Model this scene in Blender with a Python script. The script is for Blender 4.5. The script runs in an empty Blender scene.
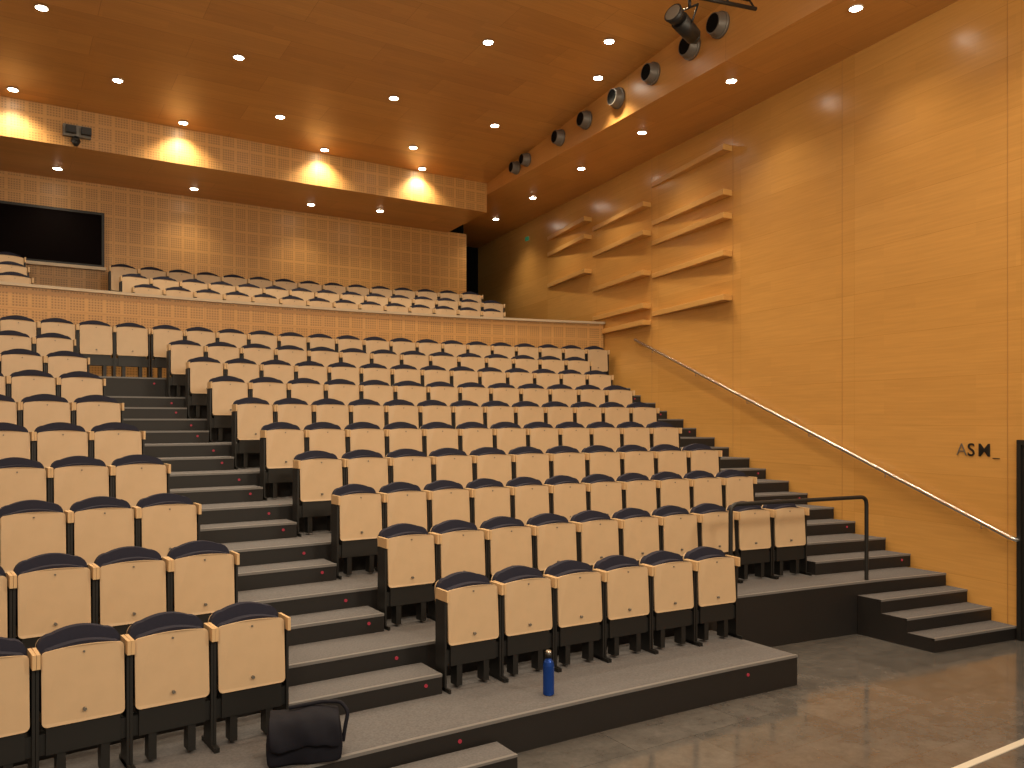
import bpy, bmesh, math, random
from mathutils import Vector, Matrix
random.seed(4)
scene = bpy.context.scene
try:
    scene.view_settings.view_transform = 'Standard'
except Exception as e:
    print(e)

# ------------------------------------------------------------------ materials
def new_mat(name):
    m = bpy.data.materials.new(name); m.use_nodes = True
    nt = m.node_tree
    return m, nt, nt.nodes['Principled BSDF']

def simple(name, col, rough=0.6, metal=0.0, noise=0.0, nscale=30, spec=0.5):
    m, nt, b = new_mat(name)
    b.inputs['Roughness'].default_value = rough
    b.inputs['Metallic'].default_value = metal
    b.inputs['Specular IOR Level'].default_value = spec
    if noise > 0:
        tc = nt.nodes.new('ShaderNodeTexCoord')
        n = nt.nodes.new('ShaderNodeTexNoise'); n.inputs['Scale'].default_value = nscale
        n.inputs['Detail'].default_value = 4
        r = nt.nodes.new('ShaderNodeMapRange')
        r.inputs['To Min'].default_value = 1-noise; r.inputs['To Max'].default_value = 1+noise
        mx = nt.nodes.new('ShaderNodeVectorMath'); mx.operation = 'SCALE'
        mx.inputs[0].default_value = col[:3]
        nt.links.new(tc.outputs['Object'], n.inputs['Vector'])
        nt.links.new(n.outputs['Fac'], r.inputs['Value'])
        nt.links.new(r.outputs['Result'], mx.inputs['Scale'])
        nt.links.new(mx.outputs[0], b.inputs['Base Color'])
    else:
        b.inputs['Base Color'].default_value = (*col[:3], 1)
    return m

def emis(name, col, s):
    m, nt, b = new_mat(name)
    b.inputs['Base Color'].default_value = (0, 0, 0, 1)
    b.inputs['Emission Color'].default_value = (*col, 1)
    b.inputs['Emission Strength'].default_value = s
    return m

def wood(name, c1, c2, seam, U='Y', V='Z', pl=2.4, ph=0.6, rough=0.35, grain=0.06, perf=0, seam_size=0.006, offset=0.5, spec=0.5, holes=0.55, strips=0.0):
    """veneer boards laid out in real metres; perf = hole pitch of acoustic perforation"""
    m, nt, b = new_mat(name)
    N = nt.nodes; L = nt.links
    tc = N.new('ShaderNodeTexCoord'); sp = N.new('ShaderNodeSeparateXYZ'); cb = N.new('ShaderNodeCombineXYZ')
    L.new(tc.outputs['Object'], sp.inputs[0])
    L.new(sp.outputs[U], cb.inputs[0]); L.new(sp.outputs[V], cb.inputs[1])
    br = N.new('ShaderNodeTexBrick')
    br.inputs['Scale'].default_value = 1.0
    br.inputs['Brick Width'].default_value = pl; br.inputs['Row Height'].default_value = ph
    br.inputs['Mortar Size'].default_value = seam_size; br.inputs['Mortar Smooth'].default_value = 0.1
    br.offset = offset; br.inputs['Bias'].default_value = 0
    br.inputs['Color1'].default_value = (*c1, 1); br.inputs['Color2'].default_value = (*c2, 1)
    br.inputs['Mortar'].default_value = (*seam, 1)
    L.new(cb.outputs[0], br.inputs['Vector'])
    mp = N.new('ShaderNodeMapping'); mp.inputs['Scale'].default_value = (0.5, 11, 1)
    L.new(cb.outputs[0], mp.inputs['Vector'])
    n = N.new('ShaderNodeTexNoise'); n.inputs['Scale'].default_value = 3; n.inputs['Detail'].default_value = 6
    n.inputs['Distortion'].default_value = 0.4
    L.new(mp.outputs[0], n.inputs['Vector'])
    r = N.new('ShaderNodeMapRange'); r.inputs['From Min'].default_value = 0.3; r.inputs['From Max'].default_value = 0.7
    r.inputs['To Min'].default_value = 1-grain; r.inputs['To Max'].default_value = 1+grain
    L.new(n.outputs['Fac'], r.inputs['Value'])
    mx = N.new('ShaderNodeVectorMath'); mx.operation = 'SCALE'
    L.new(br.outputs['Color'], mx.inputs[0]); L.new(r.outputs['Result'], mx.inputs['Scale'])
    out = mx.outputs[0]
    if strips:
        # individual veneer leaves of slightly different tone within a board
        b3 = N.new('ShaderNodeTexBrick'); b3.inputs['Scale'].default_value = 1; b3.offset = 0.37
        b3.inputs['Brick Width'].default_value = 1.35; b3.inputs['Row Height'].default_value = 0.155
        b3.inputs['Mortar Size'].default_value = 0
        b3.inputs['Color1'].default_value = (1+strips,)*3+(1,); b3.inputs['Color2'].default_value = (1-strips,)*3+(1,)
        L.new(cb.outputs[0], b3.inputs['Vector'])
        m4 = N.new('ShaderNodeVectorMath'); m4.operation = 'MULTIPLY'
        L.new(out, m4.inputs[0]); L.new(b3.outputs['Color'], m4.inputs[1])
        out = m4.outputs[0]
    if perf:
        v = N.new('ShaderNodeTexVoronoi'); v.voronoi_dimensions = '2D'
        v.inputs['Randomness'].default_value = 0; v.inputs['Scale'].default_value = 1/perf
        L.new(cb.outputs[0], v.inputs['Vector'])
        lt = N.new('ShaderNodeMapRange'); lt.inputs['From Min'].default_value = 0.24; lt.inputs['From Max'].default_value = 0.36
        lt.inputs['To Min'].default_value = holes; lt.inputs['To Max'].default_value = 0.93
        L.new(v.outputs['Distance'], lt.inputs['Value'])
        b2 = N.new('ShaderNodeTexBrick'); b2.offset = 0; b2.inputs['Scale'].default_value = 1
        b2.inputs['Brick Width'].default_value = perf*6; b2.inputs['Row Height'].default_value = perf*6
        b2.inputs['Mortar Size'].default_value = perf*0.5; b2.inputs['Mortar Smooth'].default_value = 0
        L.new(cb.outputs[0], b2.inputs['Vector'])
        mm = N.new('ShaderNodeMath'); mm.operation = 'MAXIMUM'
        L.new(lt.outputs['Result'], mm.inputs[0]); L.new(b2.outputs['Fac'], mm.inputs[1])
        m3 = N.new('ShaderNodeVectorMath'); m3.operation = 'SCALE'
        L.new(out, m3.inputs[0]); L.new(mm.outputs[0], m3.inputs['Scale'])
        out = m3.outputs[0]
    L.new(out, b.inputs['Base Color'])
    b.inputs['Roughness'].default_value = rough
    b.inputs['Specular IOR Level'].default_value = spec
    return m

W1=(0.635,0.345,0.098); W2=(0.575,0.303,0.080); WS=(0.51,0.262,0.066)
M_wallR = wood('veneer_wall', W1, W2, WS, 'Y','Z', 2.42, 0.62, rough=0.25, offset=0, seam_size=.003, grain=.055, strips=.028)
M_ceil  = wood('veneer_ceiling', (0.60,0.300,0.082), (0.52,0.25,0.064), (0.42,0.19,0.045), 'X','Y', 2.6, 0.62, rough=0.34, seam_size=.004, strips=.05)
M_sof   = wood('veneer_soffit', (0.60,0.300,0.082), (0.54,0.262,0.07), (0.44,0.20,0.05), 'Y','X', 2.4, 0.9, rough=0.33, seam_size=.004, strips=.04)
M_soff  = wood('veneer_soffit_face', (0.58,0.295,0.085), (0.55,0.275,0.078), (0.44,0.21,0.055), 'Y','Z', 2.4, 3.0, rough=0.35, seam_size=.004)
M_perf  = wood('perforated_wood_panel', (0.59,0.320,0.105), (0.56,0.30,0.093), (0.45,0.23,0.07), 'X','Z', 1.08, 0.54, rough=0.42, perf=0.045, offset=0, seam_size=0.006, holes=.55)
M_ledge = wood('veneer_ledge', (0.64,0.36,0.11), (0.63,0.35,0.105), WS, 'Y','Z', 9, 9, rough=0.4, seam_size=0.0)
M_rail_wood = simple('pale_coping', (0.50,0.40,0.28), 0.4)
M_seatwood = simple('beech_plywood', (0.545,0.395,0.245), 0.42, noise=0.07, nscale=9)
M_seatedge = simple('beech_edge', (0.60,0.41,0.22), 0.5)
M_blue = simple('navy_upholstery', (0.022,0.023,0.040), 0.85, noise=0.15, nscale=60, spec=.2)
M_black = simple('black_steel', (0.009,0.009,0.009), 0.5)
M_riser = simple('black_riser_panel', (0.010,0.0085,0.0085), 0.55, noise=0.1, nscale=6)
M_carpet = simple('grey_carpet', (0.128,0.125,0.131), 0.95, noise=0.40, nscale=60, spec=0.1)
M_nose = simple('nosing_strip', (0.16,0.155,0.155), 0.5)
M_chrome = simple('brushed_steel', (0.75,0.72,0.68), 0.25, metal=1)
M_grey = simple('grey_metal', (0.17,0.155,0.135), 0.45, metal=0.3)
M_dark = simple('dark_void', (0.004,0.004,0.004), 0.9, spec=.1)
M_screen = simple('screen_glass', (0.004,0.0025,0.0025), 0.7, spec=.03)
M_red = emis('red_step_led', (0.55,0.03,0.05), 0.5)
M_lamp = emis('warm_lamp', (1,0.92,0.76), 40)
M_green = emis('green_exit', (0.03,0.22,0.09), 0.4)
M_white = simple('white_plastic', (0.6,0.57,0.50), 0.4)
M_seam = simple('veneer_joint',(0.40,0.20,0.055),.6)  # darker brown for the vertical joints of the right wall

# stone floor
M_floor, nt, b = new_mat('slate_tile_floor')
N=nt.nodes; L=nt.links
tc=N.new('ShaderNodeTexCoord'); br=N.new('ShaderNodeTexBrick'); br.inputs['Scale'].default_value=1
br.inputs['Brick Width'].default_value=1.2; br.inputs['Row Height'].default_value=0.6
br.inputs['Mortar Size'].default_value=0.003; br.inputs['Color1'].default_value=(0.110,0.104,0.100,1)
br.inputs['Color2'].default_value=(0.090,0.086,0.083,1); br.inputs['Mortar'].default_value=(0.058,0.055,0.053,1)
n=N.new('ShaderNodeTexNoise'); n.inputs['Scale'].default_value=4; n.inputs['Detail'].default_value=10; n.inputs['Roughness'].default_value=.8
r=N.new('ShaderNodeMapRange'); r.inputs['From Min'].default_value=.3; r.inputs['From Max'].default_value=.7
r.inputs['To Min'].default_value=.6; r.inputs['To Max'].default_value=1.4
mx=N.new('ShaderNodeVectorMath'); mx.operation='SCALE'
L.new(tc.outputs['Object'],br.inputs['Vector']); L.new(tc.outputs['Object'],n.inputs['Vector'])
L.new(n.outputs['Fac'],r.inputs['Value']); L.new(br.outputs['Color'],mx.inputs[0]); L.new(r.outputs['Result'],mx.inputs['Scale'])
L.new(mx.outputs[0],b.inputs['Base Color'])
r2=N.new('ShaderNodeMapRange'); r2.inputs['To Min'].default_value=.03; r2.inputs['To Max'].default_value=.18
b.inputs['Specular IOR Level'].default_value=.8
L.new(n.outputs['Fac'],r2.inputs['Value']); L.new(r2.outputs['Result'],b.inputs['Roughness'])

# ------------------------------------------------------------------ mesh helpers
class MB:
    def __init__(s): s.bm=bmesh.new(); s.mats=[]
    def mi(s,m):
        if m not in s.mats: s.mats.append(m)
        return s.mats.index(m)
    def box(s,x0,x1,y0,y1,z0,z1,mat,top=None,M=None):
        pts=[(x0,y0),(x1,y0),(x1,y1),(x0,y1)]
        s.prism(pts,z0,z1,mat,top,M)
    def prism(s,pts,z0,z1,mat,top=None,M=None,bot=None,ztop=None):
        n=len(pts)
        lo=[Vector((p[0],p[1],z0)) for p in pts]
        hi=[Vector((p[0],p[1],(ztop(p) if ztop else z1))) for p in pts]
        if M: lo=[M@v for v in lo]; hi=[M@v for v in hi]
        a=[s.bm.verts.new(v) for v in lo]; c=[s.bm.verts.new(v) for v in hi]
        k=s.mi(mat); fs=[]
        for i in range(n):
            f=s.bm.faces.new((a[i],a[(i+1)%n],c[(i+1)%n],c[i])); f.material_index=k
        f=s.bm.faces.new(c); f.material_index=s.mi(top) if top else k
        f=s.bm.faces.new(a[::-1]); f.material_index=s.mi(bot) if bot else k
    def outline(s,pts,y0,y1,mat,lean=0.0,bow=0.0):
        a=[];c=[]
        for (x,z) in pts:
            o=lean*z + bow*(x*x)
            a.append(s.bm.verts.new((x,y0+o,z))); c.append(s.bm.verts.new((x,y1+o,z)))
        k=s.mi(mat); n=len(pts)
        for i in range(n):
            f=s.bm.faces.new((a[i],c[i],c[(i+1)%n],a[(i+1)%n])); f.material_index=k
        f=s.bm.faces.new(a); f.material_index=k
        f=s.bm.faces.new(c[::-1]); f.material_index=k
    def cyl(s,p0,p1,r0,r1,mat,seg=16,cap=True):
        p0=Vector(p0);p1=Vector(p1); d=(p1-p0).normalized()
        q=d.to_track_quat('Z','Y')
        A=[];B=[]
        for i in range(seg):
            t=2*math.pi*i/seg; o=Vector((math.cos(t),math.sin(t),0))
            A.append(s.bm.verts.new(p0+q@(o*r0))); B.append(s.bm.verts.new(p1+q@(o*r1)))
        k=s.mi(mat)
        for i in range(seg):
            f=s.bm.faces.new((A[i],A[(i+1)%seg],B[(i+1)%seg],B[i])); f.material_index=k; f.smooth=True
        if cap:
            f=s.bm.faces.new(A[::-1]); f.material_index=k
            f=s.bm.faces.new(B); f.material_index=k
    def done(s,name,bevel=0,parent=None):
        bmesh.ops.recalc_face_normals(s.bm,faces=s.bm.faces[:])
        me=bpy.data.meshes.new(name); s.bm.to_mesh(me); s.bm.free()
        for m in s.mats: me.materials.append(m)
        o=bpy.data.objects.new(name,me); scene.collection.objects.link(o)
        if bevel:
            md=o.modifiers.new('bevel','BEVEL'); md.width=bevel; md.segments=2; md.limit_method='ANGLE'
        if parent: o.parent=parent
        return o

def tube(name,pts,r,mat,parent=None,bezier=False):
    cu=bpy.data.curves.new(name,'CURVE'); cu.dimensions='3D'; cu.bevel_depth=r; cu.bevel_resolution=5; cu.use_fill_caps=True
    sp=cu.splines.new('POLY'); sp.points.add(len(pts)-1)
    for i,p in enumerate(pts): sp.points[i].co=(*p,1)
    cu.materials.append(mat)
    o=bpy.data.objects.new(name,cu); scene.collection.objects.link(o)
    if parent: o.parent=parent
    return o

# ------------------------------------------------------------------ layout functions
XC=3.5
def wallx(y): return 9.362+0.147*y
def leftx(y): return -4.6-0.147*y
def innerx(y): return 8.30+0.0884*y
def ceilz(y): return 8.05+0.075*(16.4-y)
RISE=.325; PITCH=.944
def P(k): return .29+RISE*(k-1)
def front(k,x):
    if k==1: return 5.27-.010*(x-XC)**2
    return 6.42+PITCH*(k-2)-.014*(x-XC)**2
def rowy(k,x): return 6.1+PITCH*(k-1)-.014*(x-XC)**2 - (0.21/k if x<2.5 else .07/k)
def rowang(x): return math.atan(-.028*(x-XC))
def bal(x): return -.018*(x-XC)**2
SOF=7.78; BSOF=7.38

# ------------------------------------------------------------------ room shell
m=MB(); m.box(-9,16,-3,22,-.1,0,M_floor); m.done('floor')
m=MB(); m.prism([(wallx(-3),-3),(wallx(-3)+.3,-3),(wallx(22)+.3,22),(wallx(22),22)],0,9.9,M_wallR); m.done('wall_right')
m=MB(); m.prism([(leftx(-3)-.3,-3),(leftx(-3),-3),(leftx(22),22),(leftx(22)-.3,22)],0,9.9,M_wallR); m.done('wall_left')
m=MB(); m.box(leftx(18.7),10.5,18.7,18.95,0,BSOF+.02,M_perf); m.done('wall_back')
m=MB(); m.box(9.9,wallx(21.6),21.6,21.8,0,9.5,M_dark); m.box(10.5,10.56,18.96,21.6,0,SOF,M_dark); m.done('wall_corridor')  # darkness of the corridor is put into its near-black wall colour

# main (raked) ceiling
m=MB()
pts=[(leftx(-3),-3),(innerx(-3)+.02,-3),(innerx(16.4)+.02,16.4),(leftx(16.4),16.4)]
a=[m.bm.verts.new((x,y,ceilz(y))) for x,y in pts]; c=[m.bm.verts.new((x,y,ceilz(y)+.15)) for x,y in pts]
k=m.mi(M_ceil)
m.bm.faces.new(a); m.bm.faces.new(c)
for i in range(4): m.bm.faces.new((a[i],a[(i+1)%4],c[(i+1)%4],c[i]))
m.done('ceiling')
m=MB(); m.prism([(innerx(-3),-3),(wallx(-3),-3),(wallx(21.6),21.6),(innerx(21.6),21.6)],SOF,9.85,M_soff,bot=M_sof); m.done('ceiling_side_soffit')
m=MB(); m.prism([(leftx(16.4),16.4),(innerx(16.4),16.4),(innerx(18.7),18.7),(innerx(21.6),21.6),(leftx(21.6),21.6)],BSOF,9.2,M_perf,bot=M_ceil); m.done('ceiling_rear_soffit')

# floor inlay strip
m=MB(); m.box(3.0,wallx(3.3)-.02,3.27,3.33,0,.006,M_white); m.done('trim_floor_strip')

# ------------------------------------------------------------------ seating platforms
def xs(a,b,n=14): return [a+(b-a)*i/n for i in range(n+1)]
for k in range(1,11):
    x0=-4.6
    z1=P(k); z0=0 if k<=2 else P(k-1)-.03
    m=MB()
    def strip(f0,f1,z0,z1,mat,top,xa,xb):
        X=xs(xa,xb)
        p=[(x,f0(x)) for x in X]+[(x,f1(x)) for x in X[::-1]]
        m.prism(p,z0,z1,mat,top)
    if k==1:
        xb=6.55
    else:
        xb=wallx(front(k,10.6))-.01
    back=(lambda x,k=k: front(k+1,x)+ (0 if k==1 else .02)) if k<10 else (lambda x: 15.3+bal(x))
    strip(lambda x:front(k,x), back, z0,z1,M_riser,M_carpet,x0,xb)
    strip(lambda x:front(k,x)-.006, lambda x:front(k,x)+.03, z1-.02,z1+.003,M_nose,None,x0,xb)
    for ex in ([2.9,5.9] if k==1 else [2.95-.0965*(front(k,3)-6.1)]):
        y=front(k,ex)-.004
        m.cyl((ex,y+.01,z1-.09),(ex,y-.006,z1-.09),.015,.015,M_red,10)
    if k==1: m.box(6.551,6.556,5.3,5.5,.10,.20,M_grey)
    o=m.done('seating_platform')

XR={1:6.55,2:8.62,3:8.75,4:9.05,5:9.15,6:9.5,7:9.75,8:10.0,9:10.2,10:11.25}
def aisleL(y): return 1.82-.10*(y-6.1)
def aisleR(y): return 3.18-.11*(y-6.1)
def stepbox(m,x0,x1,k):
    X=xs(x0,x1,4)
    z0=P(k)+.001; z1=P(k)+RISE/2
    f=lambda x:front(k+1,x)-.40
    m.prism([(x,f(x)) for x in X]+[(x,front(k+1,x)-.012) for x in X[::-1]],z0,z1,M_riser,M_carpet)
    m.prism([(x,f(x)-.005) for x in X]+[(x,f(x)+.03) for x in X[::-1]],z1-.02,z1+.003,M_nose)
    ex=x1-.15; m.cyl((ex,f(ex)+.01,z1-.07),(ex,f(ex)-.008,z1-.07),.015,.015,M_red,10)
for k in range(1,9):
    y=front(k+1,2.4)-.3
    m=MB(); stepbox(m,aisleL(y)+.03,aisleR(y)-.03,k); m.done('aisle_step')
for k in range(2,10):
    y=front(k+1,10)-.4
    m=MB(); stepbox(m,XR[k]+.06,wallx(y)-.02,k); m.done('aisle_step')
m=MB(); m.box(1.9,3.2,4.95,5.235,0,.145,M_riser,M_carpet); m.box(1.9,3.2,4.944,4.975,.13,.148,M_nose); m.done('aisle_step')
# entrance stairs beside right wall
m=MB()
for i in range(3):
    f=4.88+.32*i
    X=[8.72,wallx(f)-.01]
    sl=lambda x: -.147*(x-10.1)
    zt=.1537*(i+1)
    m.prism([(X[0],f+sl(X[0])-.0),(X[1],f+sl(X[1])),(wallx(front(2,10.2))-.01,front(2,10.2)-.012),(8.72,front(2,8.72)-.012)],zt-.1537 if i else 0,zt,M_riser,M_carpet)
    m.prism([(X[0],f+sl(X[0])-.006),(X[1],f+sl(X[1])-.006),(X[1],f+sl(X[1])+.03),(X[0],f+sl(X[0])+.03)],zt-.02,zt+.003,M_nose)
m.done('entrance_stairs')

# ------------------------------------------------------------------ seat
def rrect(w,z0,z1,r,arch,seg=5,nt_=10):
    pts=[]
    for i in range(seg+1):
        t=math.pi+ math.pi/2*i/seg; pts.append((-w/2+r+r*math.cos(t), z0+r+r*math.sin(t)))
    for i in range(seg+1):
        t=1.5*math.pi+ math.pi/2*i/seg; pts.append((w/2-r+r*math.cos(t), z0+r+r*math.sin(t)))
    for i in range(seg+1):
        t=math.pi/2*i/seg; pts.append((w/2-r+r*math.cos(t), z1-r+r*math.sin(t)))
    for i in range(1,nt_):
        q=i/nt_; x=(w/2-r)*(1-2*q); pts.append((x,z1+arch*(1-(2*q-1)**2)))
    for i in range(seg+1):
        t=math.pi/2+ math.pi/2*i/seg; pts.append((-w/2+r+r*math.cos(t), z1-r+r*math.sin(t)))
    return pts
m=MB()
m.outline(rrect(.468,.375,.830,.03,.018),-.03,-.012,M_seatwood,lean=.06,bow=.25)     # folded seat shell
m.outline(rrect(.455,.39,.838,.05,.030),-.011,.06,M_blue,lean=.06,bow=.25)             # seat cushion
m.outline(rrect(.480,.40,.900,.085,.034),.075,.140,M_blue,lean=.12)                   # back cushion
m.outline(rrect(.480,.34,.886,.07,.028),.141,.158,M_seatwood,lean=.12)                # back shell
m.box(-.21,.21,.02,.13,.20,.37,M_black)
m.box(-.265,.265,.04,.12,.20,.33,M_black)
m.box(-.15,-.10,.03,.14,.02,.2,M_black); m.box(.10,.15,.03,.14,.02,.2,M_black)
for sx in (-1,1):
    a,c=sorted((sx*.247,sx*.2645))
    m.box(a,c,.02,.19,.0,.74,M_black)
    a2,c2=sorted((sx*.244,sx*.2648))
    m.box(a2,c2,-.02,.18,.745,.835,M_seatedge)           # wooden arm cheek
    m.box(a,c,-.06,.24,0,.03,M_black)
m.cyl((0,-.004+.02,.45),(0,-.012,.45),.011,.011,M_grey,10)
m.cyl((-.0,.0+.04,.805),(0,.017,.805),.007,.007,M_grey,8)
seat0=m.done('auditorium_seat')
seat_mesh=seat0.data
first=[True]
def put_seat(x,y,z,a,s=1):
    if first[0]:
        o=seat0; first[0]=False
    else:
        o=bpy.data.objects.new('auditorium_seat',seat_mesh); scene.collection.objects.link(o)
    o.location=(x,y,z+.003); o.rotation_euler=(0,0,a); o.scale=(s,1,1)
SP=.53
for k in range(1,11):
    yb=rowy(k,3)
    xl=aisleR(yb); n=int(round((XR[k]-xl)/.545)); sp=(XR[k]-xl)/n
    for i in range(n):
        x=xl+sp*(i+.5); put_seat(x,rowy(k,x),P(k),rowang(x),sp/.535)
    xr=aisleL(yb) if k<10 else xl-.02
    n=8 if k<10 else 10
    for i in range(n):
        x=xr-SP*(i+.5); put_seat(x,rowy(k,x) if k<10 else rowy(k,3)-.014*(x-XC)**2,P(k),rowang(x))

# ------------------------------------------------------------------ balcony
BF=[4.08,4.38,4.68]; BY=[15.95,16.75,17.55]
m=MB()
X=xs(leftx(15)+.03,wallx(14.2)-.03,24)
m.prism([(x,15.3+bal(x)) for x in X]+[(x,15.42+bal(x)) for x in X[::-1]],P(10)+.001,4.66,M_perf)
m.done('balcony_parapet')
m=MB()
m.prism([(x,15.24+bal(x)) for x in X]+[(x,15.47+bal(x)) for x in X[::-1]],4.662,4.71,M_rail_wood)
m.done('trim_parapet_coping')
tiers=[15.43,16.4,17.2,18.69]
for i in range(3):
    m=MB()
    bb=(lambda x:tiers[i+1]+bal(x)) if i<2 else (lambda x:18.69)
    XX=xs(leftx(15)+.05,wallx(14.4)-.05,20)
    m.prism([(x,tiers[i]+bal(x)) for x in XX]+[(x,bb(x)) for x in XX[::-1]],BF[i]-.35,BF[i],M_riser,M_carpet)
    m.done('balcony_tier')
for i in range(3):
    for x0,x1 in ((-3.5,.62-.03*i),(2.15-.1*i,10.1)):
        n=int((x1-x0)/SP)
        for j in range(n):
            x=x1-SP*(j+.5) if x0<0 else x0+SP*(j+.5)
            put_seat(x,BY[i]+bal(x),BF[i],math.atan(-.036*(x-XC)))

# projection window in rear wall
m=MB(); m.box(-1.0,1.98,18.62,18.70,5.66,6.78,M_black); m.box(-.95,1.93,18.615,18.63,5.71,6.73,M_screen); m.box(-1.05,2.0,18.55,18.7,5.60,5.66,M_rail_wood); m.done('projection_window')

# ------------------------------------------------------------------ right wall items
ang=math.atan(.147)
def ledge(y0,y1,z,th=.10,pr=.22):
    m=MB()
    p=[(wallx(y0)-pr,y0),(wallx(y0)-.001,y0),(wallx(y1)-.001,y1),(wallx(y1)-.03,y1)]
    m.prism(p,z-th/2,z+th/2,M_ledge)
    m.done('wooden_wall_ledge',bevel=.006)
for z in (7.24,6.47,6.07,5.42,4.66): ledge(9.9,12.3,z)
for z in (6.86,6.29,5.49,4.83,4.5): ledge(12.36,14.65,z)
for z in (7.10,6.70,5.92): ledge(14.72,16.9,z)

m=MB()
for y in (7.48,9.88,5.0,12.33):
    m.prism([(wallx(y)-.003,y-.003),(wallx(y)+.0,y-.003),(wallx(y)+.0,y+.003),(wallx(y)-.003,y+.003)],0.05,SOF,M_seam)
m.done('trim_wall_joint')
m=MB()
for y0,y1,z0,z1,pr,mt in ((3.75,4.82,0,2.26,.03,M_black),(3.7,3.75,0,2.32,.05,M_black),(4.82,4.87,0,2.32,.05,M_black),(3.75,4.82,2.26,2.32,.05,M_black)):
    m.prism([(wallx(y0)-pr,y0),(wallx(y0)-.001,y0),(wallx(y1)-.001,y1),(wallx(y1)-pr,y1)],z0+.001,z1,mt)
m.done('door_1')

# ASM_ sign
def txt(s,y,z,size,offset,mat):
    cu=bpy.data.curves.new('letters','FONT'); cu.body=s; cu.size=size; cu.extrude=.004; cu.offset=offset; cu.space_character=1.12
    cu.materials.append(mat)
    o=bpy.data.objects.new('letters_'+s,cu); scene.collection.objects.link(o)
    d=Vector((-math.sin(ang),-math.cos(ang),0)); up=Vector((0,0,1)); nrm=d.cross(up)
    M=Matrix((( d.x,up.x,nrm.x,wallx(y)-.008),(d.y,up.y,nrm.y,y),(d.z,up.z,nrm.z,z),(0,0,0,1)))
    o.matrix_world=M
    return o
sign=bpy.data.objects.new('wall_lettering_sign',None); scene.collection.objects.link(sign)
for t in (txt('A',5.66,2.11,.225,-.004,M_grey), txt('S',5.51,2.11,.225,.001,M_black), txt('M',5.375,2.11,.225,.001,M_black), txt('_',5.18,2.11,.17,.0,M_black)): t.parent=sign

# handrail
hr=bpy.data.objects.new('stair_handrail',None); scene.collection.objects.link(hr)
A=Vector((9.97,4.92,1.19)); B=Vector((11.14,12.8,4.19))
tube('rail',[A+Vector((.10,-.07,-.03)),A+Vector((.03,-.06,-.025)),A,B,B+Vector((.06,.05,.02))],.028,M_chrome,hr)
for i in range(6):
    q=A.lerp(B,(i+.25)/5.7)
    tube('bracket_%d'%(i+1),[q,q+Vector((0,0,-.07)),Vector((wallx(q.y)-.0,q.y,q.z-.07))],.009,M_chrome,hr)

def arc(pts,r=.1,n=6):
    out=[pts[0]]
    for i in range(1,len(pts)-1):
        p=Vector(pts[i]);a=(Vector(pts[i-1])-p).normalized();c=(Vector(pts[i+1])-p).normalized()
        s=p+a*r; e=p+c*r
        for j in range(n+1):
            t=j/n; out.append(tuple(s*(1-t)**2+p*2*t*(1-t)+e*t*t))
    out.append(pts[-1]); return out
tube('guard_rail',arc([(6.88,front(2,6.88)+.06,P(2)),(6.88,front(2,6.88)+.06,1.62),(8.95,front(2,8.95)+.06,1.62),(8.95,front(2,8.95)+.06,P(2))]),.024,M_black)

m=MB(); y=18.1; m.prism([(wallx(y)-.03,y-.08),(wallx(y)-.001,y-.08),(wallx(y)-.001,y+.08),(wallx(y)-.03,y+.08)],7.30,7.40,M_green); m.done('exit_sign')

# ------------------------------------------------------------------ jet nozzles on soffit face
fa=math.atan(.0884)
nrm=Vector((-math.cos(fa),math.sin(fa),0))
for y,z,r in ((8.5,8.34,.19),(9.13,8.27,.19),(10.1,8.23,.18),(11.08,8.17,.18),(12.1,8.12,.17),(13.04,8.08,.16),(14.4,8.03,.14),(14.87,7.99,.14)):
    c=Vector((innerx(y),y,z)); m=MB()
    m.cyl(c+nrm*.002,c+nrm*.05,r,r,M_grey,28)
    m.cyl(c+nrm*.05,c+nrm*.16,r*.93,r*.78,M_grey,28,cap=False)
    m.cyl(c+nrm*.16,c+nrm*.055,r*.70,r*.38,M_dark,28)
    m.cyl(c+nrm*.16,c+nrm*.165,r*.78,r*.70,M_grey,28,cap=False)
    m.done('air_jet_nozzle')

# stage spotlight on pipe
sx,sy,sz=7.13,7.3,7.36
m=MB()
d=Vector((-.75,-.15,.25)).normalized()
c=Vector((sx,sy,sz))
m.cyl(c-d*.22,c+d*.10,.10,.11,M_black,20); m.cyl(c+d*.10,c+d*.24,.085,.12,M_black,20)
m.cyl(c+d*.241,c+d*.245,.10,.10,M_grey,20)
m.cyl(c-d*.30,c-d*.22,.05,.10,M_black,16)
side=d.cross(Vector((0,0,1))).normalized()
for s_ in (-1,1): m.cyl(c+side*s_*.12,c+side*s_*.12+Vector((.1,0,.24)),.012,.012,M_black,8)
m.cyl(c+side*.125+Vector((.1,0,.24)),c-side*.125+Vector((.1,0,.24)),.012,.012,M_black,8)
m.cyl(c+Vector((.1,0,.24)),c+Vector((.1,0,.36)),.02,.02,M_black,8)
m.cyl((sx-.1,sy,sz+.36),(sx+1.0,sy-.25,sz+.36),.025,.025,M_black,12)
m.cyl((sx-.1,sy+.1,sz+.52),(sx+1.0,sy-.15,sz+.52),.025,.025,M_black,12)
for q in (0,.33,.66,1):
    xx=sx-.08+1.06*q; yy=sy-.25*q
    m.cyl((xx,yy,sz+.36),(xx,yy+.1,sz+.52),.013,.013,M_black,8)
for q in (.1,.9):
    xx=sx-.1+1.1*q; yy=sy+.1-.25*q
    m.cyl((xx,yy,sz+.52),(xx,yy,ceilz(yy)),.012,.012,M_black,8)
m.done('stage_spotlight')

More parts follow.
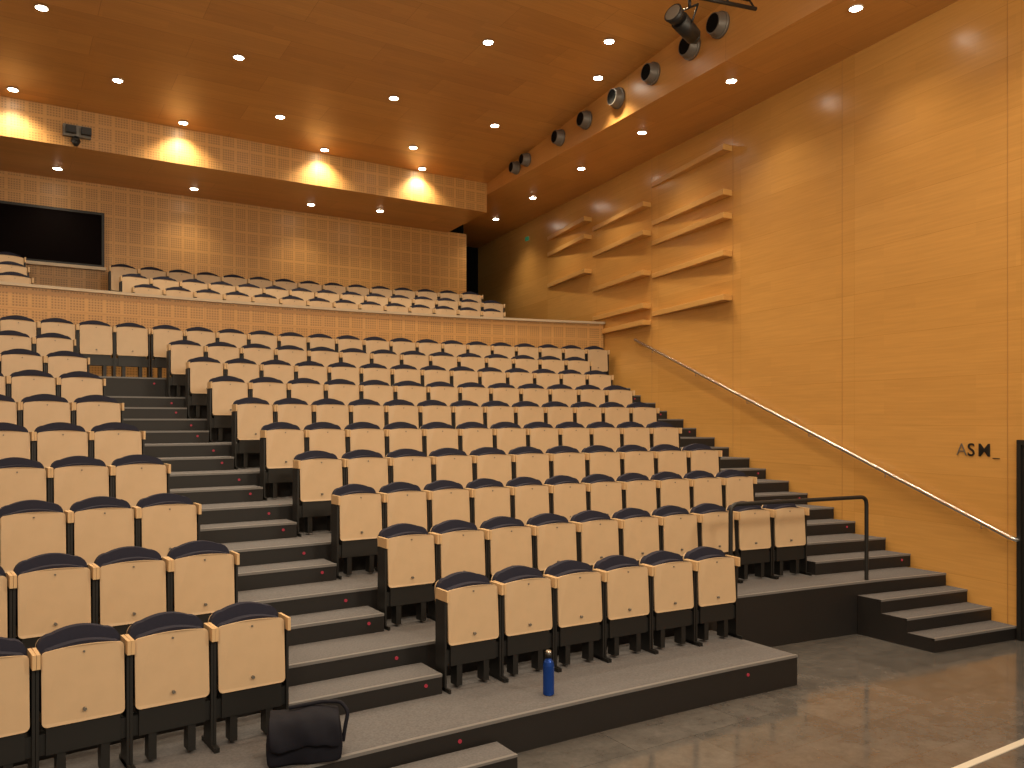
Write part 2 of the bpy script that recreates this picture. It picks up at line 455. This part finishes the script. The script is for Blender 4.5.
m=MB()
for dx in (-.18,.06): m.box(1.3+dx,1.3+dx+.16,16.2,16.299,7.58,7.70,M_black)
m.box(1.08,1.52,16.3,16.399,7.54,7.74,M_grey); m.done('emergency_light')
m=MB(); m.cyl((1.28,16.32,7.54),(1.28,16.32,7.46),.05,.08,M_black,20); m.cyl((1.28,16.32,7.46),(1.28,16.32,7.38),.08,.03,M_black,20); m.done('dome_camera')

# ------------------------------------------------------------------ downlights
WARM=(1.0,0.80,0.54)
def downlight(x,y,z,power,angle=100,blend=.9):
    m=MB()
    seg=20
    m.cyl((x,y,z+.0),(x,y,z-.012),.090,.090,M_white,seg)
    m.cyl((x,y,z-.0121),(x,y,z-.016),.072,.072,M_lamp,seg)
    o=m.done('ceiling_downlight')
    if power>0:
        l=bpy.data.lights.new('lamp','SPOT'); l.energy=power; l.color=WARM; l.spot_size=math.radians(angle); l.spot_blend=blend; l.shadow_soft_size=.06
        lo=bpy.data.objects.new('lamp',l); scene.collection.objects.link(lo); lo.location=(x,y,z-.05); lo.parent=o
PW=275
for x,y in ((.61,13.13),(3.32,13.24),(6.05,13.4),(8.25,13.57),(1.78,14.9),(4.52,15.05),(7.31,15.24),
            (.33,16.02),(3.03,16.1),(5.76,16.15),(7.99,16.2),(6.56,10.99),(8.83,11.1),(8.23,10.07),
            (.9,11.0),(3.7,11.0),(1.9,8.7),(4.6,8.7),(7.3,8.2),(0.8,6.4),(3.5,6.4),(6.0,6.2),(-2.1,13.2),(-2,11),(-2,8.7),(2,4),(5,4),(7.5,4.5),(-1,4),(-2.3,16.05)):  # unseen downlights outside the frame, added for the lighting
    downlight(x,y,ceilz(y)-.006,PW if y<15.9 else PW*.75, 110 if y<15.9 else 130)
for x,y in ((9.27,6.43),(9.64,8.84),(10.0,11.3),(10.37,13.6),(10.77,16.0),(11.1,18.2),(8.95,4.0)):
    downlight(x,y,SOF,PW*.42,120,1.0)
for x,y in ((1.1,17.95),(3.6,18.0),(6.07,17.9),(7.6,17.6),(-1.6,17.95)):
    downlight(x,y,BSOF,PW*.25,120)

# unseen area lamps added behind the camera as front fill
for x,y in ((-2,-1.5),(2.5,-2),(7,-1.5)):
    l=bpy.data.lights.new('front_fill_lamp','AREA'); l.energy=250; l.color=(1,.84,.62); l.size=1.5
    o=bpy.data.objects.new('front_fill_lamp',l); scene.collection.objects.link(o)
    o.location=(x,y,6.2); o.rotation_euler=(Vector((4,11,4.4))-o.location).to_track_quat('-Z','Y').to_euler()

# ------------------------------------------------------------------ bottle & bag
m=MB(); bx,by,bz=3.88,5.53,P(1)+.002
M_bottle=simple('blue_steel_bottle',(0.01,0.06,0.34),.25,metal=.5)
prof=[(0,.042),(.01,.047),(.24,.047),(.27,.040),(.295,.024),(.31,.022)]
for i in range(len(prof)-1):
    m.cyl((bx,by,bz+prof[i][0]),(bx,by,bz+prof[i+1][0]),prof[i][1],prof[i+1][1],M_bottle,24,cap=(i==0))
m.cyl((bx,by,bz+.305),(bx,by,bz+.345),.028,.028,M_black,24)
m.cyl((bx,by,bz+.345),(bx,by,bz+.362),.028,.020,M_chrome,24)
m.done('water_bottle')

M_bag=simple('navy_canvas',(0.006,0.0065,0.013),.8,noise=.35,nscale=18,spec=.25)
bag=bpy.data.objects.new('messenger_bag',None); scene.collection.objects.link(bag); bag.location=(1.78,5.38,P(1)+.005); bag.rotation_euler=(0,0,math.radians(-18))
bm=bmesh.new(); bmesh.ops.create_cube(bm,size=1)
for v in bm.verts: v.co=Vector((v.co.x*.47*(.95 if v.co.z>0 else 1),v.co.y*.28*(.72 if v.co.z>0 else 1),(v.co.z+.5)*.30))
bmesh.ops.subdivide_edges(bm,edges=bm.edges[:],cuts=8,use_grid_fill=True)
for v in bm.verts:
    c=v.co; q=math.sin(c.x*19+c.z*11)*.012+math.sin(c.x*37-c.z*23+1)*.008
    f=math.sin(min(1,c.z/.30)*math.pi)
    c.y+=(q+.02*f)*(1 if c.y>0 else -1); c.x+=.015*f*(1 if c.x>0 else -1); c.z+= (math.sin(c.x*15+.8)*.014 if c.z>.2 else 0)
me=bpy.data.meshes.new('body'); bm.to_mesh(me); bm.free(); me.materials.append(M_bag)
o=bpy.data.objects.new('body',me); scene.collection.objects.link(o); o.parent=bag
md=o.modifiers.new('s','SUBSURF'); md.levels=1; md.render_levels=1
for p in me.polygons: p.use_smooth=True
bm=bmesh.new()
prof=[(-.180,.12),(-.178,.18),(-.160,.25),(-.125,.302),(-.07,.318),(0,.322),(.09,.312)]
grid=[]
for i in range(17):
    x=-.225+.45*i/16; row=[]
    for (yy,zz) in prof:
        row.append(bm.verts.new((x,yy+.010*math.sin(x*25+zz*20),zz+.012*math.sin(x*16+.5)-.10*x*x+.006*math.sin(x*55+yy*30))))
    grid.append(row)
for i in range(16):
    for j in range(len(prof)-1): 
        f=bm.faces.new((grid[i][j],grid[i+1][j],grid[i+1][j+1],grid[i][j+1])); f.smooth=True
me=bpy.data.meshes.new('flap'); bm.to_mesh(me); bm.free(); me.materials.append(M_bag)
o=bpy.data.objects.new('flap',me); scene.collection.objects.link(o); o.parent=bag
s_=o.modifiers.new('t','SOLIDIFY'); s_.thickness=.012; s_=o.modifiers.new('s','SUBSURF'); s_.levels=1; s_.render_levels=1
tube('strap',arc([(-.10,.03,.325),(.0,.02,.340),(.12,.03,.350),(.24,.01,.345),(.285,-.03,.29),(.265,-.05,.20),(.25,-.05,.10)],.03,4),.013,M_bag,bag)

# ------------------------------------------------------------------ world + camera
w=bpy.data.worlds.new('world'); scene.world=w; w.use_nodes=True
w.node_tree.nodes['Background'].inputs['Color'].default_value=(1,.82,.60,1)
w.node_tree.nodes['Background'].inputs['Strength'].default_value=.32
cam=bpy.data.cameras.new('camera'); co=bpy.data.objects.new('camera',cam); scene.collection.objects.link(co)
co.location=(0,0,2.55); co.rotation_euler=(math.radians(90),0,math.radians(-32.5))
cam.sensor_width=36; cam.lens=820/1024*36; cam.shift_y=36/1024; cam.clip_start=.05
scene.camera=co
